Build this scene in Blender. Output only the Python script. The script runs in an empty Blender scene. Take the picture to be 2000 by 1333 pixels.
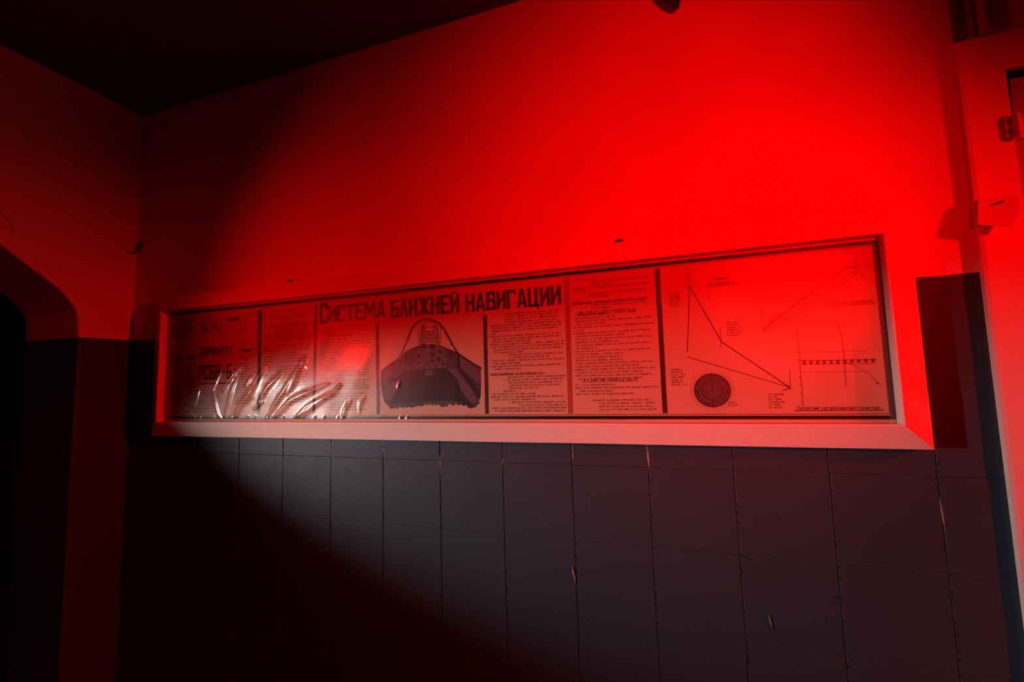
import bpy, bmesh, math, random
from mathutils import Vector, Matrix, noise
rnd = random.Random(7)
SC = bpy.context.scene
COL = SC.collection

# ------------------------------------------------------------------ camera
cd = bpy.data.cameras.new('camera'); cam = bpy.data.objects.new('camera', cd); COL.objects.link(cam)
cd.sensor_width = 36.0; cd.lens = 36.0 * 863.9 / 2000.0; cd.clip_start = 0.02
r = Vector((0.94886155, 0.31444756, -0.02800874)); u = Vector((0.05451249, -0.07581051, 0.99563103))
f = Vector((-0.3109504, 0.94624283, 0.08907499))
m = Matrix((r, u, -f)).transposed().to_4x4(); m.translation = Vector((0, -1.52, 1.55))
cam.matrix_world = m
SC.camera = cam

# ------------------------------------------------------------------ world, lights, exposure
w = bpy.data.worlds.new('world'); SC.world = w; w.use_nodes = True
w.node_tree.nodes['Background'].inputs[0].default_value = (0.35, 0.5, 0.6, 1)
w.node_tree.nodes['Background'].inputs[1].default_value = 0.0
vs = SC.view_settings
SC.display_settings.display_device = 'sRGB'
vs.view_transform = 'Standard'; vs.look = 'None'; vs.exposure = 0.0; vs.gamma = 1.0; vs.use_curve_mapping = False

def spot(name, loc, aim, power, color, size_deg, blend, radius, sx=1.0, sy=1.0, roll=0.0):
    l = bpy.data.lights.new(name, 'SPOT'); l.energy = power; l.color = color
    l.spot_size = math.radians(size_deg); l.spot_blend = blend; l.shadow_soft_size = radius
    o = bpy.data.objects.new(name, l); COL.objects.link(o)
    d = (Vector(aim) - Vector(loc)).normalized()
    z = -d; x = Vector((0, 0, 1)).cross(z).normalized(); y = z.cross(x)
    cr, sr = math.cos(roll), math.sin(roll); x, y = x * cr + y * sr, y * cr - x * sr
    mm = Matrix((x * sx, y * sy, z)).transposed().to_4x4(); mm.translation = Vector(loc)
    o.matrix_world = mm
    return o
# red lamp high at the right, shaded on top, washing along the wall
spot('red_lamp', (3.3, -1.1, 2.46), (3.3 - 2.0, -1.1 + .36, 2.46 - 1.80), 540, (1.0, 0.0, 0.0), 90, .55, 0.02)
# second red lamp further back in the room
spot('red_back_lamp', (.92, -1.95, 1.97), (.08, 0.0, 2.02), 225, (1.0, 0.0, 0.0), 52, 1.0, 0.10, .95, 1.3)
# faint third red lamp at the left, seen mirrored in the film
spot('red_side_lamp', (-2.05, -1.25, 1.78), (-.70, 0.0, 1.82), 48, (1.0, 0.0, 0.0), 104, 1.0, 0.07, 1.0, .8)
# pale lamp standing in the corridor, its beam falls through the doorway
spot('white_lamp', (-3.3, -1.9, 1.38), (0.30, 0.0, 1.06), 235, (1.0, 0.90, 0.86), 62, 1.0, 0.02, 1.0, 0.33, -.20)

# ------------------------------------------------------------------ materials
def nt(name):
    mt = bpy.data.materials.new(name); mt.use_nodes = True
    t = mt.node_tree; return mt, t, t.nodes, t.links, t.nodes['Principled BSDF']
def plain(name, col, rough=0.6, spec=0.3, bump=0.0, scale=60, var=0.12, metal=0.0):
    mt, t, N, L, P = nt(name)
    P.inputs['Roughness'].default_value = rough; P.inputs['Metallic'].default_value = metal
    P.inputs['Specular IOR Level'].default_value = spec
    tc = N.new('ShaderNodeNewGeometry'); nz = N.new('ShaderNodeTexNoise'); nz.inputs['Scale'].default_value = scale
    nz.inputs['Detail'].default_value = 5
    L.new(tc.outputs['Position'], nz.inputs['Vector'])
    mx = N.new('ShaderNodeMix'); mx.data_type = 'RGBA'
    mx.inputs[6].default_value = (*[c * (1 - var) for c in col], 1); mx.inputs[7].default_value = (*[min(1, c * (1 + var)) for c in col], 1)
    L.new(nz.outputs['Fac'], mx.inputs[0]); L.new(mx.outputs[2], P.inputs['Base Color'])
    if bump:
        b = N.new('ShaderNodeBump'); b.inputs['Strength'].default_value = bump; b.inputs['Distance'].default_value = 0.002
        L.new(nz.outputs['Fac'], b.inputs['Height']); L.new(b.outputs['Normal'], P.inputs['Normal'])
    return mt
def wall_paint():
    # whitewash above a dado of dark teal gloss paint; the edge wavers a little
    mt, t, N, L, P = nt('wall_paint')
    g = N.new('ShaderNodeNewGeometry'); sp = N.new('ShaderNodeSeparateXYZ'); L.new(g.outputs['Position'], sp.inputs[0])
    n1 = N.new('ShaderNodeTexNoise'); n1.inputs['Scale'].default_value = 9; n1.inputs['Detail'].default_value = 6
    L.new(g.outputs['Position'], n1.inputs['Vector'])
    ed = N.new('ShaderNodeMath'); ed.operation = 'MULTIPLY_ADD'; ed.inputs[1].default_value = 0.012
    L.new(n1.outputs['Fac'], ed.inputs[0]); L.new(sp.outputs['Z'], ed.inputs[2])
    gt = N.new('ShaderNodeMath'); gt.operation = 'GREATER_THAN'; gt.inputs[1].default_value = 1.812
    L.new(ed.outputs[0], gt.inputs[0])
    n2 = N.new('ShaderNodeTexNoise'); n2.inputs['Scale'].default_value = 3.0; n2.inputs['Detail'].default_value = 8
    L.new(g.outputs['Position'], n2.inputs['Vector'])
    up = N.new('ShaderNodeMix'); up.data_type = 'RGBA'
    up.inputs[6].default_value = (.60, .57, .52, 1); up.inputs[7].default_value = (.80, .77, .72, 1)
    lo = N.new('ShaderNodeMix'); lo.data_type = 'RGBA'
    lo.inputs[6].default_value = (.026, .050, .072, 1); lo.inputs[7].default_value = (.038, .068, .094, 1)
    L.new(n2.outputs['Fac'], up.inputs[0]); L.new(n2.outputs['Fac'], lo.inputs[0])
    mx = N.new('ShaderNodeMix'); mx.data_type = 'RGBA'
    L.new(gt.outputs[0], mx.inputs[0]); L.new(lo.outputs[2], mx.inputs[6]); L.new(up.outputs[2], mx.inputs[7])
    L.new(mx.outputs[2], P.inputs['Base Color'])
    rr = N.new('ShaderNodeMapRange'); rr.inputs[3].default_value = 0.5; rr.inputs[4].default_value = 0.85
    L.new(gt.outputs[0], rr.inputs[0]); L.new(rr.outputs[0], P.inputs['Roughness'])
    P.inputs['Specular IOR Level'].default_value = 0.2
    n3 = N.new('ShaderNodeTexNoise'); n3.inputs['Scale'].default_value = 26; n3.inputs['Detail'].default_value = 9
    n3.inputs['Roughness'].default_value = .62
    L.new(g.outputs['Position'], n3.inputs['Vector'])
    b = N.new('ShaderNodeBump'); b.inputs['Strength'].default_value = 0.35; b.inputs['Distance'].default_value = 0.003
    L.new(n3.outputs['Fac'], b.inputs['Height']); L.new(b.outputs['Normal'], P.inputs['Normal'])
    return mt
M = {}
M['wall'] = wall_paint()
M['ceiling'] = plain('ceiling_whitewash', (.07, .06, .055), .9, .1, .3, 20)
M['floor'] = plain('floor_concrete', (.10, .09, .08), .8, .2, .3, 14)
M['frame'] = plain('frame_paint', (.78, .72, .66), .45, .35, .25, 40, .08)
M['board'] = plain('board_hardboard', (.25, .18, .12), .8)
M['paper'] = plain('poster_paper', (.60, .48, .34), .75, .2, .1, 7, .10)
M['ink'] = plain('poster_ink_dark', (.040, .026, .030), .6, .2, 0, 60, .3)
M['title_ink'] = plain('poster_ink_maroon', (.050, .010, .014), .6, .2, 0, 60, .3)
M['pencil'] = plain('poster_line_ink', (.075, .045, .042), .7, .2)
M['faint'] = plain('poster_faint_ink', (.33, .24, .20), .7, .2)
M['border'] = plain('border_black', (.010, .008, .010), .5, .2)
M['divider'] = plain('divider_dark', (.055, .020, .022), .6, .2)
M['orange'] = plain('divider_orange', (.55, .16, .09), .6, .2)
M['casing'] = plain('casing_paint', (.74, .68, .62), .5, .3, .3, 30, .08)
M['door'] = plain('door_paint', (.45, .38, .34), .55, .3, .2, 30)
M['blackgap'] = plain('gap_black', (.012, .010, .010), .8, .1)  # flat black painted in for the dark gap at the door
M['card'] = plain('plate_paint', (.76, .70, .64), .5, .3)
M['black'] = plain('black_plastic', (.018, .014, .014), .35, .4)
M['duct'] = plain('dark_duct', (.10, .05, .05), .7, .2)
M['hose'] = plain('grey_hose', (.38, .33, .30), .6, .3)
M['iron'] = plain('rusty_iron', (.05, .035, .03), .8, .2)
M['bare'] = plain('bare_plaster', (.34, .32, .30), .9, .1, .3, 90, .6)
def drawing_mat():
    mt, t, N, L, P = nt('drawing_wash')
    g = N.new('ShaderNodeNewGeometry'); nz = N.new('ShaderNodeTexNoise'); nz.inputs['Scale'].default_value = 22; nz.inputs['Detail'].default_value = 8
    L.new(g.outputs['Position'], nz.inputs['Vector'])
    cr = N.new('ShaderNodeValToRGB'); e = cr.color_ramp.elements
    e[0].position = .38; e[0].color = (.020, .018, .030, 1); e[1].position = .68; e[1].color = (.10, .08, .11, 1)
    L.new(nz.outputs['Fac'], cr.inputs[0]); L.new(cr.outputs[0], P.inputs['Base Color'])
    P.inputs['Roughness'].default_value = .7; P.inputs['Specular IOR Level'].default_value = .2
    return mt
M['wash'] = drawing_mat()
M['wash_light'] = plain('drawing_wash_light', (.12, .09, .11), .7, .2, 0, 90, .4)
M['wash_dark'] = plain('drawing_wash_dark', (.012, .011, .014), .7, .2, 0, 60, .5)
def film_mat():
    mt, t, N, L, P = nt('clear_film'); N.remove(P)
    out = N['Material Output']
    tr = N.new('ShaderNodeBsdfTransparent'); tr.inputs[0].default_value = (.93, .92, .90, 1)
    g1 = N.new('ShaderNodeBsdfGlossy'); g1.inputs['Roughness'].default_value = .12
    g2 = N.new('ShaderNodeBsdfGlossy'); g2.inputs['Roughness'].default_value = .30
    ge = N.new('ShaderNodeNewGeometry'); dt = N.new('ShaderNodeVectorMath'); dt.operation = 'DOT_PRODUCT'
    L.new(ge.outputs['Incoming'], dt.inputs[0]); L.new(ge.outputs['Normal'], dt.inputs[1])
    ab = N.new('ShaderNodeMath'); ab.operation = 'ABSOLUTE'; L.new(dt.outputs['Value'], ab.inputs[0])
    om = N.new('ShaderNodeMath'); om.operation = 'SUBTRACT'; om.inputs[0].default_value = 1.0; L.new(ab.outputs[0], om.inputs[1])
    pw = N.new('ShaderNodeMath'); pw.operation = 'POWER'; pw.inputs[1].default_value = 5; L.new(om.outputs[0], pw.inputs[0])
    fr = N.new('ShaderNodeMath'); fr.operation = 'MULTIPLY_ADD'; fr.inputs[1].default_value = .9; fr.inputs[2].default_value = .055; L.new(pw.outputs[0], fr.inputs[0])
    mg = N.new('ShaderNodeMixShader'); mg.inputs[0].default_value = .5
    L.new(g1.outputs[0], mg.inputs[1]); L.new(g2.outputs[0], mg.inputs[2])
    ml = N.new('ShaderNodeMath'); ml.operation = 'MULTIPLY'; ml.inputs[1].default_value = 1.75
    L.new(fr.outputs[0], ml.inputs[0])
    mx = N.new('ShaderNodeMixShader'); L.new(ml.outputs[0], mx.inputs[0]); L.new(tr.outputs[0], mx.inputs[1]); L.new(mg.outputs[0], mx.inputs[2])
    L.new(mx.outputs[0], out.inputs[0])
    return mt
M['film'] = film_mat()

# ------------------------------------------------------------------ helpers
def link(name, me, mat, parent=None):
    me.materials.clear(); me.materials.append(mat)
    o = bpy.data.objects.new(name, me); COL.objects.link(o)
    if parent is not None: o.parent = parent
    return o
def obj(name, bm, mat, parent=None, smooth=False):
    me = bpy.data.meshes.new(name)
    bmesh.ops.recalc_face_normals(bm, faces=bm.faces)
    bm.to_mesh(me); bm.free()
    if smooth:
        for p in me.polygons: p.use_smooth = True
    return link(name, me, mat, parent)
def empty(name, loc=(0, 0, 0)):
    o = bpy.data.objects.new(name, None); COL.objects.link(o); o.location = loc; o.empty_display_size = .05
    return o
def under(o, p):
    # parent without moving
    o.parent = p; o.matrix_parent_inverse = Matrix.Translation(-Vector(p.location))
    return o
def tag(o, label=None, cat=None, group=None, kind=None):
    if label: o['label'] = label
    if cat: o['category'] = cat
    if group: o['group'] = group
    if kind: o['kind'] = kind
    return o
def box(bm, x0, x1, y0, y1, z0, z1):
    v = [bm.verts.new(p) for p in [(x0, y0, z0), (x1, y0, z0), (x1, y1, z0), (x0, y1, z0), (x0, y0, z1), (x1, y0, z1), (x1, y1, z1), (x0, y1, z1)]]
    for q in [(0, 1, 2, 3), (4, 5, 6, 7), (0, 1, 5, 4), (1, 2, 6, 5), (2, 3, 7, 6), (3, 0, 4, 7)]: bm.faces.new([v[i] for i in q])
def prism(bm, pts, axis, a, b):
    # polygon pts in the two other axes, extruded along axis from a to b
    def P(p, t): return {'x': (t, p[0], p[1]), 'y': (p[0], t, p[1]), 'z': (p[0], p[1], t)}[axis]
    A = [bm.verts.new(P(p, a)) for p in pts]; B = [bm.verts.new(P(p, b)) for p in pts]
    bm.faces.new(A); bm.faces.new(B[::-1])
    n = len(pts)
    for i in range(n): bm.faces.new([A[i], B[i], B[(i + 1) % n], A[(i + 1) % n]])
def tube(bm, pts, rad, n=8, caps=True):
    rings = []
    for i, p in enumerate(pts):
        p = Vector(p); a = Vector(pts[max(0, i - 1)]); b = Vector(pts[min(len(pts) - 1, i + 1)])
        d = (b - a).normalized(); s = Vector((0, 0, 1)) if abs(d.z) < .9 else Vector((1, 0, 0))
        x = d.cross(s).normalized(); y = d.cross(x)
        rr = rad[i] if isinstance(rad, (list, tuple)) else rad
        rings.append([bm.verts.new(p + (x * math.cos(2 * math.pi * k / n) + y * math.sin(2 * math.pi * k / n)) * rr) for k in range(n)])
    for A, B in zip(rings, rings[1:]):
        for k in range(n): bm.faces.new([A[k], A[(k + 1) % n], B[(k + 1) % n], B[k]])
    if caps: bm.faces.new(rings[0]); bm.faces.new(rings[-1][::-1])

# ------------------------------------------------------------------ room shell
XL, ZC = -2.53, 3.0
B = 0.24953; BX0 = -1.5455; BZ0 = 1.258
bm = bmesh.new(); box(bm, -6, 4.1, -4.2, .25, -.10, 0); floor = tag(obj('floor', bm, M['floor']), 'dark concrete floor', kind='structure')
bm = bmesh.new()
# slightly uneven ceiling slab
nx, ny = 60, 30
gv = [[bm.verts.new((XL - .4 + 7.0 * i / nx, -4.2 + 4.45 * j / ny, ZC + .0 + .012 * noise.noise(Vector((i * .35, j * .35, 3))) + .006)) for j in range(ny + 1)] for i in range(nx + 1)]
for i in range(nx):
    for j in range(ny): bm.faces.new([gv[i][j], gv[i + 1][j], gv[i + 1][j + 1], gv[i][j + 1]])
box(bm, XL - .4, 4.5, -4.2, .25, ZC + .03, ZC + .2)
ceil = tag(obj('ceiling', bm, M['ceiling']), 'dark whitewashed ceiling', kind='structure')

DX0, DX1, DZ = .935, 1.80, 2.375       # door opening
RX = 4.0
bm = bmesh.new()
box(bm, XL - .4, DX0, .010, .25, 0, ZC); box(bm, DX0, DX1, .010, .25, DZ, ZC); box(bm, DX1, RX, .0, .25, 0, ZC)
wb = tag(obj('wall_back', bm, M['wall']), 'long block wall, dark teal paint below and pale whitewash above', kind='structure')

def block_mesh(seed, bev, gap, dep, w=B, h=B):
    rr = random.Random(seed)
    bm = bmesh.new(); n = 10
    x0, x1, z0, z1 = gap / 2, w - gap / 2, gap / 2, h - gap / 2
    def grid(a, b):
        t = [a, a + bev * .35, a + bev]
        k = 7
        t += [a + bev + (b - a - 2 * bev) * i / k for i in range(1, k)]
        t += [b - bev, b - bev * .35, b]; return t
    gx, gz = grid(x0, x1), grid(z0, z1)
    off = Vector((seed * 3.7, seed * 1.3, 0))
    V = []
    for i, x in enumerate(gx):
        row = []
        for j, z in enumerate(gz):
            e = min(i, j, len(gx) - 1 - i, len(gz) - 1 - j)
            ev = min(i, len(gx) - 1 - i); eh = min(j, len(gz) - 1 - j)
            y = max(dep * [1.0, .4, .0][min(ev, 2)], dep * .32 * [1.0, .4, .0][min(eh, 2)])
            nn = noise.noise(Vector((x * 9, z * 9, 0)) + off)
            y -= (.0008 if dep > .001 else .0004) * nn if e > 0 else 0
            wx = .0016 * noise.noise(Vector((x * 40, z * 40, 5)) + off) if 0 < e <= 2 and dep > .001 else 0
            row.append(bm.verts.new((x + wx, y, z + wx)))
        V.append(row)
    for i in range(len(gx) - 1):
        for j in range(len(gz) - 1): bm.faces.new([V[i][j], V[i + 1][j], V[i + 1][j + 1], V[i][j + 1]])
    # sides back to the core
    ring = [V[i][0] for i in range(len(gx))] + [V[-1][j] for j in range(1, len(gz))] + [V[i][-1] for i in range(len(gx) - 2, -1, -1)] + [V[0][j] for j in range(len(gz) - 2, 0, -1)]
    back = [bm.verts.new((v.co.x, .0105, v.co.z)) for v in ring]
    for i in range(len(ring)): bm.faces.new([ring[i], back[i], back[(i + 1) % len(ring)], ring[(i + 1) % len(ring)]])
    me = bpy.data.meshes.new('block'); bmesh.ops.recalc_face_normals(bm, faces=bm.faces); bm.to_mesh(me); bm.free()
    me.materials.append(M['wall']); return me
low = [block_mesh(i, .0022, .0005, .0026) for i in range(6)]
high = [block_mesh(20 + i, .0012, .0000, (.00012, .00015, .00030, .0006)[i]) for i in range(4)]
def put_block(me, x, z, sx=1.0, sz=1.0, tilt=.0):
    o = bpy.data.objects.new('block', me); COL.objects.link(o); o.parent = wb
    o.location = (x, rnd.uniform(-.0006, .0006) * (.8 if tilt > .001 else .08), z); o.scale = (sx, 1, sz)
    if tilt: o.rotation_euler = (rnd.uniform(-tilt, tilt), 0, rnd.uniform(-tilt, tilt))
    return o
rows = [BZ0 + k * B for k in range(-5, 7)]
for z in rows:
    hgt = min(B, ZC + .004 - z)
    if hgt < .03: continue
    for k in range(-4, 12):
        x = BX0 + k * B; x1 = x + B
        if x < XL: x = XL
        if z + hgt < DZ + .02:
            if x > DX0 - .02: continue
            x1 = min(x1, DX0)
        elif x1 > DX0 and z < DZ - .1:      # row cut by the head of the door
            if x >= DX0 - .02: continue
            x1 = min(x1, DX0)
        me = rnd.choice(low if z < 1.6 else high)
        put_block(me, x, z, (x1 - x) / B, hgt / B, .0016 if z < 1.6 else .0003)
    # course over the door head, cut short
for k in range(10, 12):
    pass
bm = bmesh.new(); box(bm, DX0, BX0 + 12 * B, 0.001, .0105, DZ, BZ0 + 5 * B); under(obj('lintel_face', bm, M['wall']), wb)
bm = bmesh.new(); box(bm, BX0 + 12 * B, DX1, 0.001, .0105, DZ, ZC); under(obj('wall_face', bm, M['wall']), wb)

def splinter(name, pts, y0, mat, parent, th=.0015):
    bm = bmesh.new(); prism(bm, pts, 'y', y0, y0 - th)
    return obj(name, bm, mat, parent)
def sliver(x0, z0, x1, z1, wd, seed):
    rr = random.Random(seed); L_, R_ = [], []
    for i in range(7):
        t = i / 6; x = x0 + (x1 - x0) * t; z = z0 + (z1 - z0) * t; k = wd * math.sin(math.pi * min(.97, t + .12)) * rr.uniform(.5, 1.1)
        L_.append((x - k * rr.uniform(.3, .7), z)); R_.append((x + k * rr.uniform(.3, .7), z))
    return L_ + R_[::-1]
for i, (a, b, c, d, wd) in enumerate([(-.050, 1.333, -.045, 1.235, .010), (-.310, .925, -.300, .872, .010), (.266, .845, .273, .808, .007),
        (-.294, 1.333, -.293, 1.262, .007), (-.797, 1.275, -.795, 1.20, .005), (-1.0455, 1.333, -1.0465, 1.262, .006), (.6985, 1.20, .703, 1.115, .006),
        (-.545, 1.275, -.55, 1.25, .006), (-1.30, 1.333, -1.296, 1.25, .005)]):
    tag(splinter('plaster_scar', sliver(a, b, c, d, wd * .6, i), .0035 if i not in (1, 2) else .0005, M['bare'], wb, .004), 'pale bare scar where paint has flaked off')
# knocked-out hollow at a joint crossing and small dark holes
for i, (a, b, c, d, wd) in enumerate([(.203, 1.010, .226, .999, .007), (.437, .918, .445, .914, .004), (-.075, .748, -.035, .752, .004)]):
    splinter('chipped_hole', sliver(a, b, c, d, wd, 40 + i), .0002, M['blackgap'], wb, .0018)
# rough mortar crumbs along the first course under the board
bm = bmesh.new()
for i in range(150):
    x = rnd.uniform(-1.6, .1); z = 1.2575 + rnd.gauss(0, .002); s = rnd.uniform(.001, .003)
    if rnd.random() < .5 and -1.0 < x < -.5: continue
    q = [(x - s * 1.6, z - s * .4), (x + s, z - s * .5), (x + s * 1.4, z + s * .4), (x - s, z + s * .5)]
    prism(bm, q, 'y', .004, -.0008 - s * .3)
tag(obj('mortar_crumbs', bm, M['wall'], wb), kind='stuff')
bm = bmesh.new()
for xj in (-1.0465, -.797, -.5474, -.298, -.0483, .2012, .4508, .7003):
    for i in range(34):
        z = rnd.uniform(.35, 1.32); s = rnd.uniform(.001, .003); x = xj + rnd.gauss(0, .0016)
        prism(bm, [(x - s * .5, z - s * 1.8), (x + s * .5, z - s), (x + s * .4, z + s * 1.6), (x - s * .5, z + s)], 'y', .004, -.0005 - s * .3)
tag(obj('mortar_crumbs', bm, M['wall'], wb), kind='stuff')

# left wall with a doorway whose upper corners are rounded off
head = [(-.220, 0), (-.220, 1.80), (-.225, 1.90), (-.236, 1.935), (-.262, 1.975), (-.309, 2.026), (-.397, 2.090), (-.495, 2.165), (-.60, 2.225), (-.735, 2.25)]
hole = head + [(-2.50 - y, z) for y, z in head[::-1][1:]]
bm = bmesh.new(); prism(bm, [(.25, 0)] + [(.25, ZC + .02), (-4.2, ZC + .02), (-4.2, 0)] + hole[::-1], 'x', XL - .40, XL)
wl = tag(obj('wall_left', bm, M['wall']), 'plastered side wall with a thick doorway, dark dado below', kind='structure')
bv = wl.modifiers.new('bevel', 'BEVEL'); bv.width = .008; bv.segments = 2; bv.limit_method = 'ANGLE'; bv.angle_limit = .6
# hairline cracks above the doorway
for i, pl in enumerate([[(-.545, 2.335), (-.50, 2.30), (-.47, 2.26), (-.455, 2.215)], [(-.375, 2.125), (-.345, 2.10), (-.335, 2.075), (-.315, 2.06)], [(-.39, 2.115), (-.37, 2.085), (-.36, 2.06)]]):
    bm = bmesh.new(); tube(bm, [(XL + .0002, y, z) for y, z in pl], [.0003] + [.0013] * (len(pl) - 2) + [.0003], 5)
    under(obj('hairline_crack', bm, M['iron']), wl)
bm = bmesh.new(); box(bm, RX, RX + .2, -4.2, .25, 0, ZC); tag(obj('wall_right', bm, M['wall']), 'plain side wall', kind='structure')
bm = bmesh.new(); box(bm, XL, RX, -4.4, -4.2, 0, ZC); tag(obj('wall_front', bm, M['wall']), 'plain wall behind the viewer', kind='structure')
# dark corridor beyond the doorway
bm = bmesh.new(); box(bm, -6.0, -5.8, -4.2, .25, 0, 3); box(bm, -5.8, XL - .4, .10, .25, 0, 3); box(bm, -5.8, XL - .4, -4.2, -4.05, 0, 3); box(bm, -6, XL - .4, -4.2, .25, 3.0, 3.2)
tag(obj('wall_corridor', bm, M['floor']), 'dark corridor walls beyond the doorway', kind='structure')

# ------------------------------------------------------------------ door at the right
door = tag(empty('door_1', (DX0, 0, 0)), 'painted door in a wide bevelled casing, right edge of view', kind='structure')
bm = bmesh.new()     # leaf with a raised panel
box(bm, DX0 + .012, DX1 - .02, .012, .05, 0, 2.34)
leaf = under(obj('door_leaf', bm, M['door']), door)
bm = bmesh.new(); prism(bm, [(DX0, 2.225), (DX0 + .020, 2.225), (DX0 + .024, 2.352), (DX1, 2.352), (DX1, DZ), (DX0, DZ)], 'y', .004, .03)  # black strip standing in for the shaded gap between casing and leaf
under(obj('door_gap_shade', bm, M['blackgap']), door)
bm = bmesh.new(); box(bm, DX0, DX0 + .006, .006, .03, 0, 2.175)  # narrower black strip for the same dark gap below the hinge
under(obj('door_gap_shade', bm, M['blackgap']), door)
# casing: outer edge thick, falling towards the opening, mitred at the corner
CX0, CX1, CZ0, CZ1 = .840, .946, 2.362, 2.462
def casing(mem):
    bm = bmesh.new()
    yo, yi = -.016, -.006
    def st(x, y, z): return bm.verts.new((x, y, z))
    if mem == 'stile':
        prof = [(CX0, .0), (CX0, yo), (CX0 + .01, yo - .001), (CX1, yi), (CX1, .03)]
        lo_ = [st(x, y, 0) for x, y in prof]
        hi_ = [st(x, y, CZ1 - (x - CX0) * (CZ1 - CZ0) / (CX1 - CX0)) for x, y in prof]
    else:
        prof = [(CZ1, .0), (CZ1, yo), (CZ1 - .01, yo - .001), (CZ0, yi), (CZ0, .03)]
        lo_ = [st(CX0 + (CZ1 - z) * (CX1 - CX0) / (CZ1 - CZ0) + .0008, y, z) for z, y in prof]
        hi_ = [st(DX1 + .10, y, z) for z, y in prof]
    n = len(prof)
    for i in range(n): bm.faces.new([lo_[i], hi_[i], hi_[(i + 1) % n], lo_[(i + 1) % n]])
    bm.faces.new(lo_); bm.faces.new(hi_[::-1])
    return bm
under(obj('casing_stile', casing('stile'), M['casing']), door)
under(obj('casing_rail', casing('rail'), M['casing']), door)
bm = bmesh.new(); box(bm, DX1 - .005, DX1 + .10, -.02, .03, 0, CZ0); under(obj('casing_stile', bm, M['casing']), door)
# hinge: knuckle with leaf plates and screws
bm = bmesh.new(); tube(bm, [(.948, -.016, 2.158), (.948, -.016, 2.165), (.948, -.016, 2.222), (.948, -.016, 2.230)], [.004, .008, .008, .004], 12)
box(bm, .925, .948, -.0155, -.010, 2.165, 2.222); box(bm, .948, .990, .004, .012, 2.165, 2.222)
hg = under(obj('hinge', bm, M['casing']), door)
for z in (2.18, 2.208):
    bm = bmesh.new(); tube(bm, [(.932, -.0185, z), (.932, -.012, z)], .004, 8); s_ = obj('screw', bm, M['iron']); s_.parent = hg

# small tilted plate on the casing
bm = bmesh.new()
pts = [(.848, 2.005), (.840, 1.992), (.832, 1.930), (.898, 1.913), (.918, 1.950), (.926, 1.99), (.924, 2.0)]
A = [bm.verts.new((x, -.026 - (2.005 - z) * .10, z)) for x, z in pts]; A2 = [bm.verts.new((x, -.0238 - (2.005 - z) * .10, z)) for x, z in pts]
bm.faces.new(A); bm.faces.new(A2[::-1])
for i in range(len(pts)): bm.faces.new([A[i], A2[i], A2[(i + 1) % len(pts)], A[(i + 1) % len(pts)]])
pl = tag(obj('tilted_plate', bm, M['card']), 'small pale blank plate jutting from the door casing, lower edge lifted', 'plate')
bm = bmesh.new(); tube(bm, [(.885, -.024, 1.985), (.885, -.036, 1.985)], .003, 8); obj('screw', bm, M['iron'], pl)

# cable duct and corrugated conduit above the casing
bm = bmesh.new(); box(bm, .846, .868, -.022, .0, 2.466, ZC); cdx = tag(obj('cable_duct', bm, M['duct']), 'dark flat cable duct running up the wall from the door casing corner', 'duct')
bm = bmesh.new()
z = 2.47; P_, R_ = [], []
while z < ZC - .002:
    P_ += [(.908, -.014, z), (.908, -.014, z + .003)]; R_ += [.0135, .0105]; z += .006
tube(bm, P_, R_, 14); cz = tag(obj('corrugated_conduit', bm, M['hose'], None, True), 'ribbed grey conduit rising above the door casing, right of the dark duct', 'conduit')
bm = bmesh.new(); box(bm, .921, .927, -.012, .0, 2.49, ZC); tag(obj('thin_cable', bm, M['black']), 'thin black cable beside the ribbed conduit above the door', 'cable')

# black lamp socket hanging at the top of the wall
so = tag(empty('lamp_socket', (.115, -.02, 2.80)), 'black tapered socket hanging at the top of the wall', 'lamp socket')
bm = bmesh.new(); tube(bm, [(.085, -.022, 2.93), (.098, -.028, 2.86), (.116, -.030, 2.802), (.120, -.030, 2.790)], [.055, .044, .026, .018], 18)
under(obj('shell', bm, M['black'], None, True), so)
bm = bmesh.new(); tube(bm, [(.120, -.030, 2.796), (.122, -.030, 2.779), (.1225, -.030, 2.776)], [.0125, .0115, .007], 14); under(obj('nozzle', bm, M['black']), so)
bm = bmesh.new(); box(bm, .07, .145, -.012, .0, 2.84, 2.95); under(obj('bracket', bm, M['black']), so)
bm = bmesh.new(); tube(bm, [(.085, -.03, 2.92), (.083, -.028, 2.96), (.08, -.02, 3.0)], .005, 8); under(obj('cord', bm, M['black']), so)

# iron hook sticking out at the corner
bm = bmesh.new(); tube(bm, [(-2.490, .0, 2.315), (-2.490, -.008, 2.300), (-2.496, -.014, 2.268), (-2.508, -.020, 2.258), (-2.530, -.045, 2.248)], [.006, .0075, .0055, .0045, .003], 8)
tag(obj('bent_hook', bm, M['iron']), 'small bent dark iron hook in the left corner of the walls', 'hook')

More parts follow.
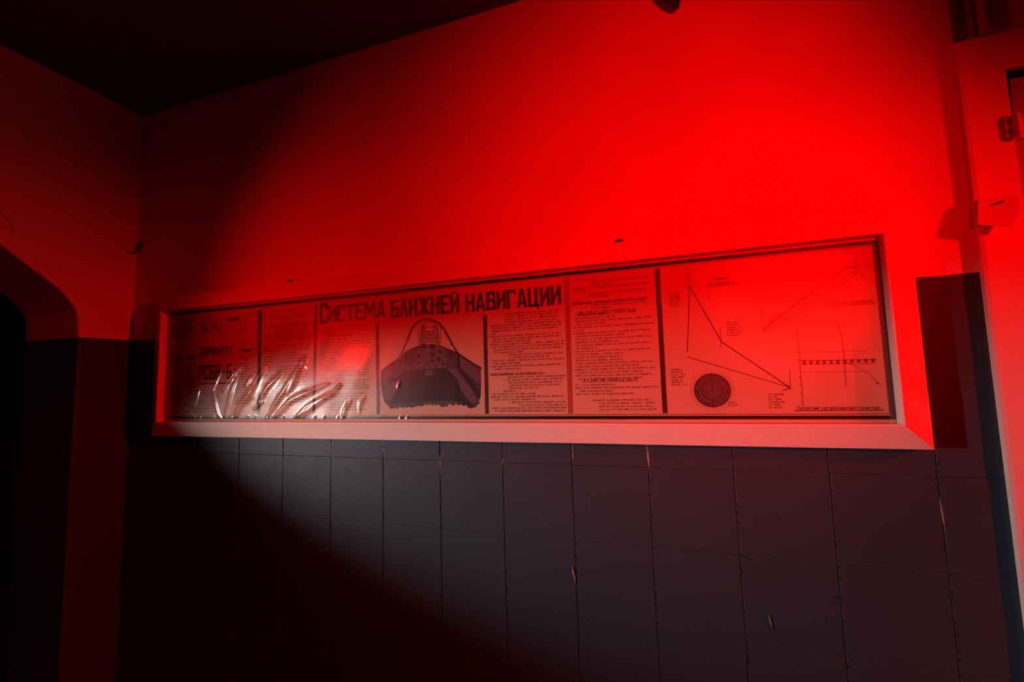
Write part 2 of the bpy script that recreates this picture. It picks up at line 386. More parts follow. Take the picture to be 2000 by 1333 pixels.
# ------------------------------------------------------------------ information board
IX0, IX1, IZ0, IZ1 = -2.222, .607, 1.405, 1.925
OX0, OX1, OZ0, OZ1 = -2.297, .680, 1.337, 1.999
bd = tag(empty('information_board', (-.8, 0, 1.337)), 'long pale-framed navigation poster board under crumpled clear film on the wall', 'notice board')
prof = [(0, -.036), (0, -.070), (.05, -.0715), (1.0, -.042), (1.0, -.001)]
def corner(sx, sz, n): # sx,sz in {0,1}: n fraction inner->outer
    x = (IX1 + (OX1 - IX1) * n) if sx else (IX0 + (OX0 - IX0) * n)
    z = (IZ1 + (OZ1 - IZ1) * n) if sz else (IZ0 + (OZ0 - IZ0) * n)
    return x, z
for (a, b) in [((0, 0), (1, 0)), ((1, 0), (1, 1)), ((1, 1), (0, 1)), ((0, 1), (0, 0))]:
    bm = bmesh.new(); segs = 24; ring = []
    sd = rnd.random() * 50
    for i in range(segs + 1):
        t = i / segs; row = []
        for n, y in prof:
            xa, za = corner(*a, n); xb, zb = corner(*b, n)
            g = .0012 if i in (0, segs) else 0
            w_ = .0010 * noise.noise(Vector((t * 9, sd, n * 2)))
            row.append(bm.verts.new((xa + (xb - xa) * (t + (1e-4 if i == 0 else -1e-4 if i == segs else 0)), y + w_ * (n > 0), za + (zb - za) * t + w_ * (1 if n == 1.0 else .5))))
        ring.append(row)
    n_ = len(prof)
    for R0, R1 in zip(ring, ring[1:]):
        for k in range(n_): bm.faces.new([R0[k], R0[(k + 1) % n_], R1[(k + 1) % n_], R1[k]])
    bm.faces.new(ring[0]); bm.faces.new(ring[-1][::-1])
    under(obj('frame_rail', bm, M['frame']), bd)
bm = bmesh.new(); box(bm, IX0 - .02, IX1 + .02, -.0355, -.002, IZ0 - .02, IZ1 + .02); under(obj('backing_board', bm, M['board']), bd)
PY = -.0366
bm = bmesh.new(); box(bm, IX0 + .001, IX1 - .001, PY, -.0356, IZ0 + .001, IZ1 - .001)
paper = under(obj('poster_sheet', bm, M['paper']), bd)
# hanging brackets on the top rail
for x in (-1.491, -.103):
    bm = bmesh.new(); tube(bm, [(x - .018, -.02, 1.998), (x - .008, -.032, 2.006), (x + .006, -.034, 2.008), (x + .016, -.022, 1.999)], [.003, .005, .005, .003], 8)
    under(obj('hanging_bracket', bm, M['iron']), bd)
# black border strips, proud of the paper
for (x0, x1, z0, z1) in [(IX0 + .001, IX1 - .002, 1.906, 1.9165), (IX0 + .001, IX1 - .002, 1.4155, 1.426), (IX0 + .004, IX0 + .013, 1.4155, 1.9165), (IX1 - .0125, IX1 - .002, 1.4155, 1.9165)]:
    bm = bmesh.new(); box(bm, x0, x1, PY - .0012, PY, z0, z1); under(obj('border_strip', bm, M['border']), bd)
bm = bmesh.new()
for (x0, x1, z0, z1) in [(-2.205, .5935, 1.9015, 1.9032), (-2.205, .5935, 1.4295, 1.4312), (-2.205, -2.2035, 1.430, 1.903), (.5918, .5935, 1.430, 1.903)]:
    box(bm, x0, x1, PY - .0004, PY - .0001, z0, z1)
under(obj('border_line', bm, M['ink']), bd)
# dividers
def strip(x0, x1, w, z0, z1, mat, d=.0008):
    bm = bmesh.new()
    n = 10; L_, R_ = [], []
    for i in range(n + 1):
        t = i / n; x = x0 + (x1 - x0) * t + rnd.uniform(-.0006, .0006); z = z1 + (z0 - z1) * t
        L_.append((x - w / 2, z)); R_.append((x + w / 2, z))
    prism(bm, L_ + R_[::-1], 'y', PY, PY - d)
    return under(obj('divider_strip', bm, mat), bd)
strip(-1.650, -1.645, .019, 1.436, 1.892, M['divider']); strip(-1.347, -1.351, .012, 1.434, 1.891, M['divider'])
strip(-1.047, -1.042, .0135, 1.434, 1.792, M['divider']); strip(-.588, -.589, .0135, 1.434, 1.790, M['divider'])
o = strip(-.283, -.288, .0145, 1.434, 1.896, M['orange'], .0006); o['label'] = 'orange strip between two text columns'
for dx in (-.0062, 0, .0062):
    bm = bmesh.new(); prism(bm, [(-.283 + dx - .0008, 1.896), (-.283 + dx + .0008, 1.896), (-.288 + dx + .0008, 1.434), (-.288 + dx - .0008, 1.434)], 'y', PY - .0006, PY - .0009)
    q = obj('fold_line', bm, M['divider']); q.parent = o; q.matrix_parent_inverse = o.matrix_world.inverted() if False else Matrix()
    q.matrix_parent_inverse = Matrix.Identity(4)
strip(.0135, .012, .0140, 1.434, 1.897, M['divider'])

# ---- printed matter: thin flat pieces lying on the sheet
class Ink:
    def __init__(s, d=.0003): s.bm = bmesh.new(); s.y = PY - d
    def poly(s, pts):
        v = [s.bm.verts.new((x, s.y, z)) for x, z in pts]; s.bm.faces.new(v)
    def line(s, pts, w):
        for (x0, z0), (x1, z1) in zip(pts, pts[1:]):
            dx, dz = x1 - x0, z1 - z0; l = math.hypot(dx, dz) or 1e-9; nx_, nz_ = -dz / l * w / 2, dx / l * w / 2
            s.poly([(x0 + nx_, z0 + nz_), (x1 + nx_, z1 + nz_), (x1 - nx_, z1 - nz_), (x0 - nx_, z0 - nz_)])
    def rect(s, x0, x1, z0, z1): s.poly([(x0, z0), (x1, z0), (x1, z1), (x0, z1)])
    def circle(s, cx, cz, r_, w, n=36, a0=0, a1=2 * math.pi):
        s.line([(cx + r_ * math.cos(a0 + (a1 - a0) * i / n), cz + r_ * math.sin(a0 + (a1 - a0) * i / n)) for i in range(n + 1)], w)
    def disc(s, cx, cz, r_, n=24): s.poly([(cx + r_ * math.cos(2 * math.pi * i / n), cz + r_ * math.sin(2 * math.pi * i / n)) for i in range(n)])
    def done(s, name, mat):
        me = bpy.data.meshes.new(name); s.bm.to_mesh(me); s.bm.free()
        return sub(link(name, me, mat))
def sub(o):
    o.parent = paper; o.matrix_parent_inverse = paper.matrix_world.inverted(); return o
bpy.context.view_layer.update()

# heavy condensed capitals, unit box; stroke .30 wide
def glyph(ch):
    s = .31; t = .15
    L_ = [(0, 0), (s, 0), (s, 1), (0, 1)]; R_ = [(1 - s, 0), (1, 0), (1, 1), (1 - s, 1)]
    T = [(0, 1 - t), (1, 1 - t), (1, 1), (0, 1)]; Bt = [(0, 0), (1, 0), (1, t), (0, t)]
    Md = [(s * .8, .44), (1 - s * .8, .44), (1 - s * .8, .44 + t), (s * .8, .44 + t)]
    D = {
     'И': [L_, R_, [(s * .9, .12), (s * .9, .42), (1 - s * .9, .9), (1 - s * .9, .6)]],
     'Й': [L_, R_, [(s * .9, .12), (s * .9, .42), (1 - s * .9, .9), (1 - s * .9, .6)], [(.32, 1.03), (.68, 1.03), (.72, 1.10), (.28, 1.10)]],
     'С': [[(0, .08), (s, 0), (s, 1), (0, .92)], [(.08, 0), (.92, 0), (1, .08), (1, t), (0, t)], [(0, 1 - t), (1, 1 - t), (1, .92), (.92, 1), (.08, 1)], [(1 - s, .04), (1, .04), (1, .34), (1 - s, .34)], [(1 - s, .66), (1, .66), (1, .96), (1 - s, .96)]],
     'Т': [T, [(.5 - s / 2, 0), (.5 + s / 2, 0), (.5 + s / 2, 1), (.5 - s / 2, 1)]],
     'Е': [L_, T, Bt, [(0, .44), (.85, .44), (.85, .44 + t), (0, .44 + t)]],
     'М': [[(0, 0), (.2, 0), (.22, 1), (.05, 1)], [(.8, 0), (1, 0), (.95, 1), (.78, 1)], [(.12, 1), (.32, 1), (.58, .25), (.42, .25)], [(.88, 1), (.68, 1), (.42, .25), (.58, .25)]],
     'А': [[(0, 0), (.28, 0), (.58, 1), (.34, 1)], [(.72, 0), (1, 0), (.66, 1), (.42, 1)], [(.15, .18), (.85, .18), (.8, .34), (.2, .34)]],
     'Л': [[(0, 0), (.30, 0), (.60, 1), (.34, 1)], [(.70, 0), (1, 0), (.66, 1), (.40, 1)]],
     'Б': [L_, T, Bt, [(0, .44), (.9, .44), (1, .52), (.9, .60), (0, .60)], [(1 - s, .02), (.95, .02), (1, .1), (1, .52), (.93, .6), (1 - s, .6)]],
     'В': [L_, [(0, 1 - t), (.88, 1 - t), (.96, .95), (.86, 1), (0, 1)], [(0, 0), (.9, 0), (1, .06), (.95, t), (0, t)], [(0, .45), (.9, .45), (.9, .45 + t), (0, .45 + t)], [(1 - s, .05), (1, .06), (1, .46), (.93, .53), (1 - s, .53)], [(1 - s, .5), (.9, .5), (.96, .57), (.96, .95), (1 - s, .97)]],
     'Ж': [[(.40, 0), (.60, 0), (.60, 1), (.40, 1)], [(0, 1), (.2, 1), (.5, .58), (.5, .38), (.36, .5)], [(1, 1), (.8, 1), (.5, .58), (.5, .38), (.64, .5)], [(0, 0), (.22, 0), (.5, .42), (.5, .62), (.36, .5)], [(1, 0), (.78, 0), (.5, .42), (.5, .62), (.64, .5)]],
     'Н': [L_, R_, Md],
     'Г': [L_, [(0, .84), (1, .84), (1, 1), (0, 1)], [(.82, .74), (1, .74), (1, .9), (.82, .9)]],
     'Ц': [[(0, 0), (s * .9, 0), (s * .9, 1), (0, 1)], [(.62, 0), (.90, 0), (.90, 1), (.62, 1)], [(0, 0), (1, 0), (1, .14), (0, .14)], [(.82, -.12), (1, -.12), (1, .1), (.82, .1)]],
     'К': [L_, [(s * .8, .40), (.72, 1), (1, 1), (s * .9 + .2, .40)], [(s * .8, .6), (.7, 0), (1, 0), (s * .9 + .2, .62)]],
     'О': [[(0, .1), (s, .1), (s, .9), (0, .9)], [(1 - s, .1), (1, .1), (1, .9), (1 - s, .9)], [(0, .1), (.12, 0), (.88, 0), (1, .1), (1, t), (0, t)], [(0, 1 - t), (1, 1 - t), (1, .9), (.88, 1), (.12, 1), (0, .9)]],
     'П': [L_, R_, T],
     'Р': [L_, T, [(0, .40), (.9, .40), (1, .48), (1, .55), (0, .55)], [(1 - s, .44), (1, .46), (1, .93), (.92, 1), (1 - s, 1)]],
     'S': [],
     '-': [[(.1, .42), (.9, .42), (.9, .58), (.1, .58)]],
     '6': [[(0, .1), (s, .1), (s, .9), (0, .9)], [(0, .1), (.12, 0), (.88, 0), (1, .1), (1, t), (0, t)], [(0, 1 - t), (1, 1 - t), (1, .9), (.88, 1), (.12, 1), (0, .9)], [(1 - s, .1), (1, .1), (1, .52), (1 - s, .52)], [(0, .42), (1, .42), (.95, .57), (0, .57)]],
    }
    return D[ch]
WID = {'М': 1.35, 'Ж': 1.4, 'А': 1.05, 'Л': 1.0, 'Ц': 1.1, 'Г': .95, 'Т': .95}
def word(ink, txt, x0, x1, z0, z1, gap=.10, slant=0.0, first=None, thin=1.0):
    tot = sum(WID.get(c, 1) for c in txt) + gap * (len(txt) - 1); k = (x1 - x0) / tot; x = x0
    for i, c in enumerate(txt):
        wd = WID.get(c, 1) * k; za, zb = (z0, z1) if not (first and i == 0) else first
        jx = rnd.uniform(-.0006, .0006); jz = rnd.uniform(-.0008, .0008)
        for pg in glyph(c): ink.poly([(x + jx + px * wd + slant * pz, za + jz + (zb - za) * pz) for px, pz in pg])
        x += wd + gap * k
k = Ink(.0005)
word(k, 'СИСТЕМА', -1.327, -1.008, 1.8095, 1.879, first=(1.806, 1.893))
word(k, 'БЛИЖНЕЙ', -.984, -.690, 1.807, 1.878)
word(k, 'НАВИГАЦИИ', -.663, -.305, 1.806, 1.874)
k.done('title_lettering', M['title_ink'])
k = Ink(.0005)
word(k, 'КОМПЛЕКТ', -2.003, -1.806, 1.704, 1.740, .22)
word(k, 'РСБН-6', -2.006, -1.808, 1.592, 1.660, .20)
k.rect(-2.000, -1.80, 1.6965, 1.6985); k.rect(-2.004, -1.80, 1.571, 1.578)
k.done('title_lettering', M['title_ink'])

# small lettering set in a plain face, kept as flat mesh
def lettering(txt, x, z, h, mat, slant=.15, sx=1.0):
    c = bpy.data.curves.new('lettering', 'FONT'); c.body = txt; c.size = 1; c.shear = slant; c.offset = .012
    t_ = bpy.data.objects.new('tmp', c); COL.objects.link(t_); bpy.context.view_layer.update()
    me = bpy.data.meshes.new_from_object(t_.evaluated_get(bpy.context.evaluated_depsgraph_get()))
    wdt = t_.dimensions.x; bpy.data.objects.remove(t_)
    s = h / .73
    for v in me.vertices: v.co = Vector((x + v.co.x * s * sx, PY - .0004, z + v.co.y * s))
    return me, wdt * s * sx
def put_text(txt, x0, x1, z, h, mat='pencil', name='lettering', slant=.12):
    me, wd = lettering(txt, 0, 0, h, mat, slant); sx = (x1 - x0) / wd
    for v in me.vertices: v.co.x = x0 + v.co.x * sx; v.co.z += z
    return sub(link(name, me, M[mat]))
put_text('Полет', .180, .217, 1.841, .0105); put_text('по маршруту', .160, .237, 1.828, .0085)
put_text('Возврат на аэродром.', .462, .582, 1.7405, .0105, 'ink')
put_text('Построение предпосадочного маневра.', .372, .572, 1.4435, .0088, 'ink')
put_text('Основные данные.', -1.285, -1.155, 1.7495, .0105, 'ink')

# rows of small illegible hand lettering
def text_line(ink, x0, x1, z, h=.0052, lw=.0043, dark=1.0):
    x = x0; st = .00105 * dark
    while x < x1 - lw * 1.2:
        n = rnd.choice([1, 2, 3, 4, 5, 6, 7, 8, 9, 10]); jz = rnd.uniform(-.0004, .0004)
        for i in range(n):
            if x > x1 - lw: break
            a = x + lw * .12; b = x + lw * .82; zz = z + jz; t = rnd.random()
            ink.rect(a, a + st, zz, zz + h)
            if t < .55: ink.rect(b - st, b, zz, zz + h)
            if t < .25 or t > .8: ink.rect(a, b, zz + h - st, zz + h)
            if .2 < t < .6: ink.rect(a, b, zz + h * .42, zz + h * .42 + st)
            if t > .5: ink.rect(a, b, zz, zz + st)
            x += lw
        x += lw * .9
def column(x0, x1, z_top, pat, pitch=.0087, mat='ink', h=.0052, dark=1.0):
    k = Ink(.0003); W = x1 - x0; z = z_top
    for a, b in pat:
        if b > 0: text_line(k, x0 + a * W, x0 + b * W, z - h, h, .0043 * (1.0), dark)
        z -= pitch
    return k.done('body_text', M[mat])
G = (0, 0)
colC = [(.22, .95), (.22, .93), (.22, .93), (.22, .92), (0.02, .98), (.04, .98), (.03, .93), (.03, .10), (0, .97), (.04, .97), (.04, .6), (0, 1), (.03, 1), (.06, .98), (.06, .46), (.26, .98), (.26, .8), (.04, 1), (.05, .42), (0, .95), (.05, .42), G, (.0, .74), (.24, 1), (.24, .97), (.25, .95), (.25, .96), (.25, .66), (.18, .36), (.03, .62), (.0, .99), (.05, .62), (.26, .99), (.38, .99), (.02, 1), (.05, 1)]
column(-.574, -.298, 1.790, colC, .0098, dark=.85)
colD = [(.05, .33), (.25, .98), (.25, .52), (.0, .98), (.05, .2), (.22, .96), (.22, .48), G, (.0, .9), (.24, .98), (.25, .5), (.06, .72), (.03, .45), (.03, .55), (.02, .98), (.04, .42), (.0, 1), (.05, .15), (.02, .96), (.03, .66), (.03, .98), (.03, .58), (.03, .95), (.03, .3), (.0, .96), (.02, .62), (.02, .6), (.02, .6), (.0, .96), (.02, .8), (0, .98), (.03, .85), (0, .96), (.03, .84), (.08, .76), (.0, .5), (0, 1), (.05, .48), (.0, .72), G, (.20, .92), (.28, .96), (.28, .94), (.28, .98)]
column(-.268, -.004, 1.888, colD, .0102, dark=.75)
colB = [(0, .85), (0, .6), (0, .3), G, G, (.03, .55), (0, .93), (.02, .98), (.02, .9), (.0, .98), (.02, .95), (0, .98), (.02, .9), (.02, .96), (0, .98), (.02, .96), (.02, .95), (.1, .93), (.3, .95), (.2, .9), (.03, .5), (.3, .94), (.1, .9), (.3, .95), (.3, .94), G, (.2, .92), (.2, .9), (.03, .9), (.2, .92), (.2, .86), (.05, .8), (.2, .9)]
column(-1.325, -1.065, 1.792, colB, .0105, dark=.85)
colA = [(.2, .6), G, (.55, .98), (.03, .6), G, (.1, .98), (.05, .95), (.25, .9), (.2, .98), (.0, .94), (.02, .98), (.2, .96), G, (.0, .98), (.02, .96), (0, .95), (.1, .7), (0, .96), (.02, .94), (.0, .9), (.0, .4), (.1, .95), (.1, .96), (.3, .9), (0, .96), (.1, .9), G, (.0, .95), (.0, .96), (.0, .96), (.1, .94), (.0, .5), (.1, .93), (.1, .9), (0, .94), (0, .9)]
column(-1.625, -1.368, 1.880, colA, .0115, dark=.95)
# coloured sub-headings between the columns of text
for (x0, x1, z) in [(-.57, -.37, 1.569), (-.262, -.02, 1.800), (-.25, -.06, 1.762), (-.24, -.06, 1.540)]:
    k = Ink(.00035); text_line(k, x0, x1, z, .0085, .0062, 1.3); k.done('subheading', M['pencil'])
# bottom-left columns and captions of the first panel
for x0, x1, zt, n in [(-2.19, -2.10, 1.60, 12), (-2.08, -2.01, 1.61, 5), (-2.09, -1.84, 1.545, 9), (-1.80, -1.67, 1.66, 16)]:
    column(x0, x1, zt, [(rnd.choice([0, .05, .1]), rnd.uniform(.6, 1)) for _ in range(n)], .0115, 'pencil', .0052, .8)
# blocks of apparatus drawn in the first panel
def unit(cx, cz, w_, h_, seed):
    k = Ink(.0003)
    rr = random.Random(seed); k.line([(cx - w_, cz - h_), (cx + w_, cz - h_), (cx + w_, cz + h_), (cx - w_, cz + h_), (cx - w_, cz - h_)], .0018)
    for _ in range(7):
        a, b_ = rr.uniform(-.8, .5) * w_, rr.uniform(-.8, .5) * h_; k.rect(cx + a, cx + a + rr.uniform(.1, .5) * w_, cz + b_, cz + b_ + rr.uniform(.1, .45) * h_)
    k.circle(cx + rr.uniform(-.4, .4) * w_, cz + rr.uniform(-.4, .4) * h_, min(w_, h_) * .35, .002, 18)
    k.done('apparatus_drawing', M['pencil'])
unit(-2.165, 1.835, .030, .045, 1); unit(-2.080, 1.835, .034, .045, 2); unit(-1.975, 1.845, .030, .036, 3); unit(-1.905, 1.835, .026, .030, 4)
unit(-2.160, 1.690, .034, .042, 5); unit(-2.060, 1.635, .022, .034, 7); unit(-2.160, 1.515, .034, .030, 8)
k = Ink(.0003); k.rect(-1.832, -1.775, 1.853, 1.868); k.line([(-1.835, 1.868), (-1.835, 1.80), (-1.772, 1.80), (-1.772, 1.868)], .0015)
k.done('apparatus_drawing', M['pencil'])
k = Ink(.0003); k.rect(-2.083, -2.040, 1.690, 1.710); k.done('caption_block', M['pencil'])
k = Ink(.0003); k.circle(-1.725, 1.715, .040, .0022); k.circle(-1.725, 1.715, .032, .0012); k.rect(-1.748, -1.702, 1.708, 1.722)
k.done('round_stamp', M['pencil']); k = Ink(.0003)
k.line([(-1.765, 1.80), (-1.665, 1.80), (-1.665, 1.76), (-1.765, 1.76), (-1.765, 1.80)], .0012)
k.line([(-1.76, 1.878), (-1.67, 1.878), (-1.67, 1.81), (-1.76, 1.81), (-1.76, 1.878)], .0012); k.done('apparatus_drawing', M['pencil']); k = Ink(.0003); k.circle(-1.715, 1.845, .022, .0012)
k.done('apparatus_drawing', M['pencil'])

# ---- cockpit drawing
body = [(-1.030, 1.600), (-.992, 1.622), (-.947, 1.642), (-.926, 1.667), (-.901, 1.680), (-.852, 1.695), (-.802, 1.696), (-.766, 1.685), (-.728, 1.669), (-.701, 1.662), (-.677, 1.639), (-.637, 1.613), (-.609, 1.599), (-.609, 1.540), (-.612, 1.500), (-.622, 1.470), (-.632, 1.458), (-.654, 1.453)]
rag = []
n = 60
for i in range(n):
    t = i / (n - 1); x = -.656 - .33 * t
    z = 1.458 + .014 * math.sin(t * 9.0) * (1 - t) + (.018 if .25 < t < .75 else 0) * math.sin((t - .25) * 2 * math.pi) ** 2 + rnd.uniform(-.006, .004)
    rag.append((x, z))
body += rag + [(-1.000, 1.470), (-1.014, 1.480), (-1.024, 1.512), (-1.031, 1.55)]
k = Ink(.0003); k.poly(body); k.done('cockpit_drawing', M['wash'])
k = Ink(.0004)   # lighter panels
k.poly([(-.875, 1.665), (-.850, 1.683), (-.800, 1.688), (-.750, 1.676), (-.745, 1.604), (-.880, 1.604)])
k.poly([(-.745, 1.60), (-.700, 1.60), (-.655, 1.545), (-.625, 1.480), (-.645, 1.468), (-.690, 1.52)])
k.poly([(-.690, 1.648), (-.672, 1.632), (-.615, 1.592), (-.614, 1.545), (-.655, 1.572), (-.690, 1.605)])
k.poly([(-1.020, 1.598), (-.955, 1.632), (-.930, 1.600), (-.960, 1.575), (-1.015, 1.570)])
k.poly([(-1.016, 1.550), (-.97, 1.56), (-.955, 1.535), (-.985, 1.49), (-1.01, 1.49)])
k.done('cockpit_panels', M['wash_light'])
k = Ink(.0005)
for cx, cz, r_ in [(-.803, 1.686, .011), (-.838, 1.690, .010), (-.862, 1.652, .010), (-.804, 1.655, .010), (-.778, 1.636, .009), (-.804, 1.631, .008), (-.820, 1.622, .006), (-.865, 1.628, .007), (-.77, 1.665, .007), (-.76, 1.618, .006), (-.79, 1.612, .005)]:
    k.disc(cx, cz, r_, 16)
k.poly([(-.930, 1.600), (-.880, 1.602), (-.745, 1.602), (-.735, 1.590), (-.700, 1.560), (-.690, 1.52), (-.650, 1.463), (-.70, 1.48), (-.80, 1.483), (-.90, 1.478), (-.98, 1.475), (-.955, 1.53), (-.925, 1.575)])
k.poly([(-.702, 1.664), (-.695, 1.655), (-.688, 1.60), (-.640, 1.545), (-.612, 1.500), (-.614, 1.488), (-.66, 1.54), (-.70, 1.59)])
k.done('cockpit_shading', M['wash_dark'])
k = Ink(.00055)
k.rect(-.835, -.803, 1.578, 1.597); k.done('centre_plate', M['wash_light'])
for i in range(9): k = Ink(.00055); k.rect(-.685 + i * .0075, -.676 + i * .0075, 1.560 - i * .0115, 1.568 - i * .0115); k.done('console_switch', M['wash_light'])
for a_, b_, r_ in [(-.665, 1.595, .010), (-.640, 1.575, .008), (-.985, 1.595, .010)]: k = Ink(.00055); k.circle(a_, b_, r_, .0012, 16); k.done('console_dial', M['wash_light'])
arch = [(-1.032, 1.598), (-.992, 1.624), (-.950, 1.646), (-.932, 1.672), (-.912, 1.716), (-.901, 1.742), (-.887, 1.766), (-.867, 1.783), (-.850, 1.790), (-.834, 1.793), (-.815, 1.791), (-.798, 1.786), (-.773, 1.772), (-.752, 1.748), (-.735, 1.718), (-.719, 1.688), (-.701, 1.658), (-.677, 1.639), (-.637, 1.615), (-.606, 1.597)]
k = Ink(.0006); k.line(arch, .0050); k.line([(x * .97 - .0245, z - .006) for x, z in arch[4:16]], .0014)
k.done('canopy_outline', M['wash_dark'])
k = Ink(.0004)
k.poly([(-.858, 1.690), (-.855, 1.735), (-.850, 1.768), (-.835, 1.772), (-.830, 1.745), (-.800, 1.745), (-.796, 1.772), (-.782, 1.765), (-.776, 1.735), (-.772, 1.686), (-.80, 1.70), (-.83, 1.70)])
k.done('headrest_shading', M['faint'])
k = Ink(.00055)
for pl in [[(-.856, 1.688), (-.852, 1.735), (-.846, 1.772)], [(-.775, 1.684), (-.780, 1.735), (-.786, 1.770)], [(-.842, 1.745), (-.838, 1.77), (-.826, 1.782), (-.806, 1.782), (-.795, 1.77), (-.792, 1.745), (-.842, 1.745)], [(-.845, 1.705), (-.845, 1.732), (-.786, 1.730), (-.786, 1.703), (-.845, 1.705)], [(-.862, 1.70), (-.862, 1.755)], [(-.768, 1.70), (-.768, 1.755)], [(-.858, 1.715), (-.775, 1.715)], [(-.84, 1.76), (-.795, 1.76)], [(-.925, 1.668), (-.90, 1.68), (-.852, 1.696), (-.845, 1.70)], [(-.786, 1.70), (-.766, 1.686), (-.728, 1.670), (-.703, 1.660)], [(-.880, 1.604), (-.875, 1.665), (-.85, 1.684)], [(-.745, 1.604), (-.75, 1.676)], [(-.845, 1.605), (-.842, 1.68)], [(-.695, 1.655), (-.612, 1.60)]]:
    k.line(pl, .0016)
k.done('cockpit_outline', M['ink'])

# ---- route diagrams on the right sheet
k = Ink(.0004)
k.line([(.106, 1.830), (.110, 1.735), (.088, 1.624)][0:1] + [(.104, 1.794), (.088, 1.624)], .0020)
k.line([(.107, 1.832), (.187, 1.650), (.361, 1.506)], .0028); k.line([(.088, 1.608), (.361, 1.507)], .0020)
k.line([(.304, 1.682), (.499, 1.830), (.522, 1.843), (.552, 1.845)], .0036)
k.line([(.304, 1.681), (.330, 1.704)], .0045); k.line([(.34, 1.499 + .0), (.361, 1.506)], .003)
k.line([(.107, 1.883), (.106, 1.83)], .0014)
k.done('route_diagram', M['ink'])
for pl_, w_ in [([(.304, 1.676), (.40, 1.727), (.520, 1.818), (.557, 1.838)], .0014), ([(.31, 1.672), (.42, 1.733), (.53, 1.812), (.556, 1.83)], .0010),
        ([(.551, 1.887), (.547, 1.80)], .0013), ([(.515, 1.850), (.583, 1.844)], .0012), ([(.363, 1.560), (.361, 1.500)], .0015), ([(.186, 1.695), (.185, 1.635)], .0012),
        ([(.300, 1.775), (.304, 1.672)], .0013), ([(.34, 1.735), (.365, 1.70)], .001)]:
    k = Ink(.00035); k.line(pl_, w_); k.done('drawn_line', M['pencil'])
for cx_, cz_, r_ in [(.551, 1.845, .012), (.551, 1.845, .022), (.107, 1.835, .014)]:
    k = Ink(.00035); k.circle(cx_, cz_, r_, .001, 22); k.done('drawn_circle', M['faint'])
k = Ink(.00035)
for pl_, w_ in [([(.156, 1.8245), (.248, 1.8245)], .0016), ([(.456, 1.7365), (.586, 1.7365)], .0018), ([(.366, 1.4405), (.580, 1.4405)], .0024)]:
    k = Ink(.00035); k.line(pl_, w_); k.done('underline', M['ink'])
k = Ink(.00035)
# approach graph
k.line([(.391, 1.680), (.389, 1.452)], .0014); k.line([(.391, 1.609), (.560, 1.604)], .0009); k.line([(.392, 1.551), (.560, 1.547)], .0009)
k.line([(.389, 1.584), (.575, 1.579)], .0022); k.line([(.389, 1.573), (.572, 1.569)], .0014)
for i in range(11): x = .398 + i * .0165; k.rect(x, x + .007, 1.572, 1.583)
k.line([(.490, 1.692), (.497, 1.655), (.500, 1.620), (.500, 1.58), (.498, 1.505)], .0013); k.line([(.505, 1.575), (.525, 1.563), (.552, 1.545), (.573, 1.513)], .0010)
k.disc(.572, 1.514, .003, 8); k.disc(.490, 1.692, .002, 8)
for i in range(9): k.rect(.384, .388, 1.465 + i * .024, 1.467 + i * .024)
k.done('approach_diagram', M['pencil'])
k = Ink(.00035)
k.disc(.152, 1.503, .050, 40); k.done('compass_disc', M['wash_light'])
k = Ink(.0005)
k.circle(.152, 1.503, .050, .0035); k.circle(.152, 1.503, .030, .0024); k.circle(.152, 1.503, .040, .0012)
k.line([(.100, 1.503), (.204, 1.503)], .0012); k.line([(.152, 1.556), (.152, 1.450)], .0012)
for i in range(24):
    a = i * math.pi / 12; k.line([(.152 + .041 * math.cos(a), 1.503 + .041 * math.sin(a)), (.152 + .048 * math.cos(a), 1.503 + .048 * math.sin(a))], .0022)
k.done('compass_marks', M['ink'])
k = Ink(.00035); k.circle(.152, 1.503, .056, .0008); k.circle(.152, 1.503, .062, .0006); k.done('compass_marks', M['faint'])
for x0, x1, zt, n in [(.044, .082, 1.812, 6), (.204, .250, 1.710, 6), (.036, .088, 1.572, 7), (.302, .350, 1.491, 6), (.325, .362, 1.728, 3), (.556, .572, 1.826, 2), (.205 - .012, .225, 1.468, 2)]:
    column(x0, x1, zt, [(0, rnd.uniform(.7, 1)) for _ in range(n)], .0078, 'pencil', .0048, .8)

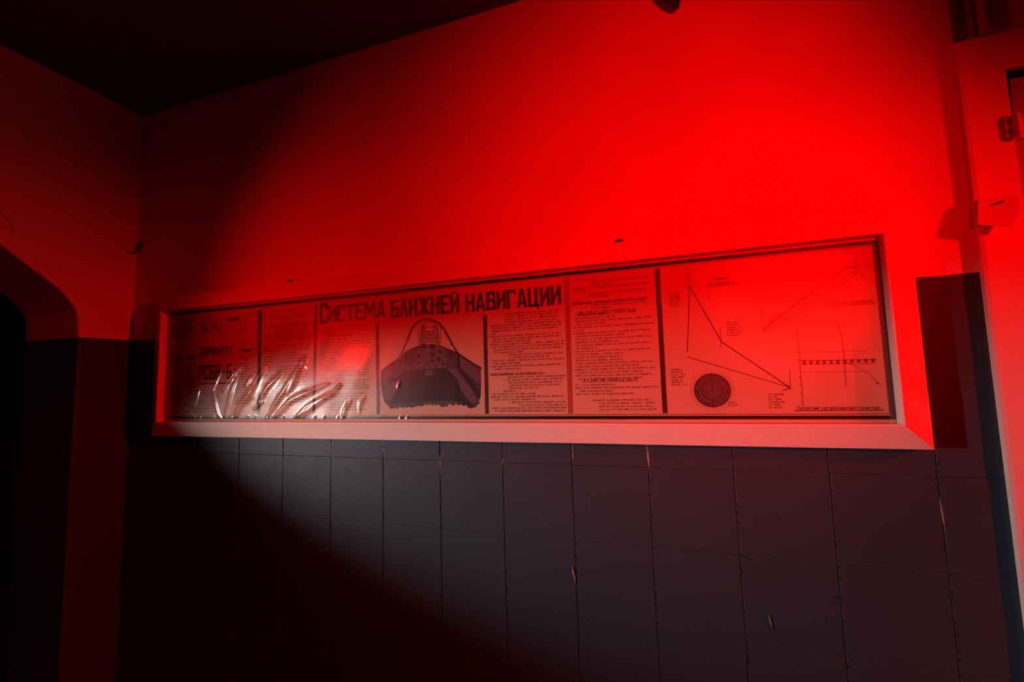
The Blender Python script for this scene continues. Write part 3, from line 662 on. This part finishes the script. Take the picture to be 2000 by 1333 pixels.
# ------------------------------------------------------------------ crumpled clear film over the sheets
CR = [
([(-1.741, 1.647), (-1.787, 1.608), (-1.82, 1.579), (-1.842, 1.541)], .0050, .010),
([(-1.756, 1.612), (-1.785, 1.552), (-1.822, 1.462), (-1.834, 1.426)], .0030, .007),
([(-1.603, 1.637), (-1.653, 1.574), (-1.684, 1.525), (-1.729, 1.486), (-1.767, 1.431)], .0075, .014),
([(-1.657, 1.614), (-1.679, 1.59), (-1.705, 1.558), (-1.665, 1.552)], .0040, .008),
([(-1.514, 1.605), (-1.588, 1.548), (-1.631, 1.49)], .0055, .010),
([(-1.423, 1.626), (-1.494, 1.536), (-1.548, 1.474), (-1.585, 1.421)], .0050, .009),
([(-1.399, 1.659), (-1.44, 1.583), (-1.475, 1.526)], .0055, .014),
([(-1.356, 1.529), (-1.463, 1.493), (-1.517, 1.45), (-1.572, 1.412)], .0050, .009),
([(-1.217, 1.552), (-1.25, 1.522), (-1.324, 1.491), (-1.382, 1.466), (-1.429, 1.431)], .0050, .009),
([(-1.273, 1.56), (-1.348, 1.534), (-1.461, 1.507)], .0028, .009),
([(-1.279, 1.504), (-1.382, 1.449), (-1.435, 1.426)], .0045, .007),
([(-1.186, 1.476), (-1.21, 1.412)], .0045, .007),
([(-1.102, 1.502), (-1.123, 1.479), (-1.126, 1.443)], .0028, .006),
([(-1.856, 1.636), (-1.908, 1.545), (-1.876, 1.442), (-1.858, 1.421)], .0024, .006),
([(-1.994, 1.546), (-2.01, 1.505), (-2.026, 1.468)], .0020, .006),
([(-2.077, 1.464), (-2.02, 1.424)], .0022, .006),
([(-1.612, 1.49), (-1.662, 1.461)], .0030, .008),
([(-.945, 1.556), (-.953, 1.534)], .0016, .005),
([(-1.167, 1.489), (-1.188, 1.457)], .0024, .006),
([(-1.388, 1.668), (-1.411, 1.659), (-1.381, 1.629)], .0030, .007)]
for x in (-1.987, -1.906, -1.793, -1.701, -1.661, -1.596, -1.504, -1.45, -1.403, -1.343, -1.297, -1.229, -1.205, -.942, -.913):
    CR.append(([(x + .004, 1.428), (x - .003, 1.408)], .0030, .0035))
def film_h(x, z):
    hgt = .0
    for pts, A_, wd in CR:
        xs = [p[0] for p in pts]; zs = [p[1] for p in pts]
        if x < min(xs) - 4 * wd or x > max(xs) + 4 * wd or z < min(zs) - 4 * wd or z > max(zs) + 4 * wd: continue
        best = 9; bt = 0; n_ = len(pts) - 1
        for i in range(n_):
            ax, az = pts[i]; bx, bz = pts[i + 1]; dx, dz = bx - ax, bz - az
            t = max(0, min(1, ((x - ax) * dx + (z - az) * dz) / (dx * dx + dz * dz)))
            d = math.hypot(x - ax - t * dx, z - az - t * dz)
            if d < best: best = d; bt = (i + t) / n_
        wv = wd * (.75 + .4 * math.sin(bt * math.pi)) * (1 + .14 * noise.noise(Vector((x * 50, z * 50, 1))))
        hgt += A_ * (.45 + .55 * math.sin(math.pi * (.12 + .8 * bt))) * math.exp(-(best / wv) ** 1.6)
    # loose belly of the film towards the lower left
    hgt += .010 * math.exp(-((x + 1.55) / .32) ** 2 - ((z - 1.57) / .13) ** 2)
    hgt += .004 * math.exp(-((x + 1.13) / .12) ** 2 - ((z - 1.66) / .12) ** 2)
    lw_ = math.exp(-((x + 1.45) / .5) ** 2)
    hgt += (.0012 * lw_ + .0003) * noise.noise(Vector((x * 14 - z * 8, z * 5, 2))) 
    e = min(x - IX0, IX1 - x, (IZ1 - z), (z - IZ0) * 3)
    return max(0.0, hgt + .0012) * min(1, max(0, e) / .03)
xs = []
x = IX0 + .002
while x < IX1 - .002:
    xs.append(x); x += .0030 if x < -.88 else .012
xs.append(IX1 - .002)
zs = []; z = IZ0 + .002
while z < IZ1 - .002:
    zs.append(z); z += .0030 if z < 1.70 else .008
zs.append(IZ1 - .002)
verts = [(x, PY - .0018 - film_h(x, z), z) for x in xs for z in zs]; nz_ = len(zs)
faces = [(i * nz_ + j, (i + 1) * nz_ + j, (i + 1) * nz_ + j + 1, i * nz_ + j + 1) for i in range(len(xs) - 1) for j in range(nz_ - 1)]
me = bpy.data.meshes.new('plastic_film'); me.from_pydata(verts, [], faces); me.update()
for p in me.polygons: p.use_smooth = True
fo = under(link('plastic_film', me, M['film']), bd); fo['label'] = 'crumpled clear glossy film, wrinkled at lower left'
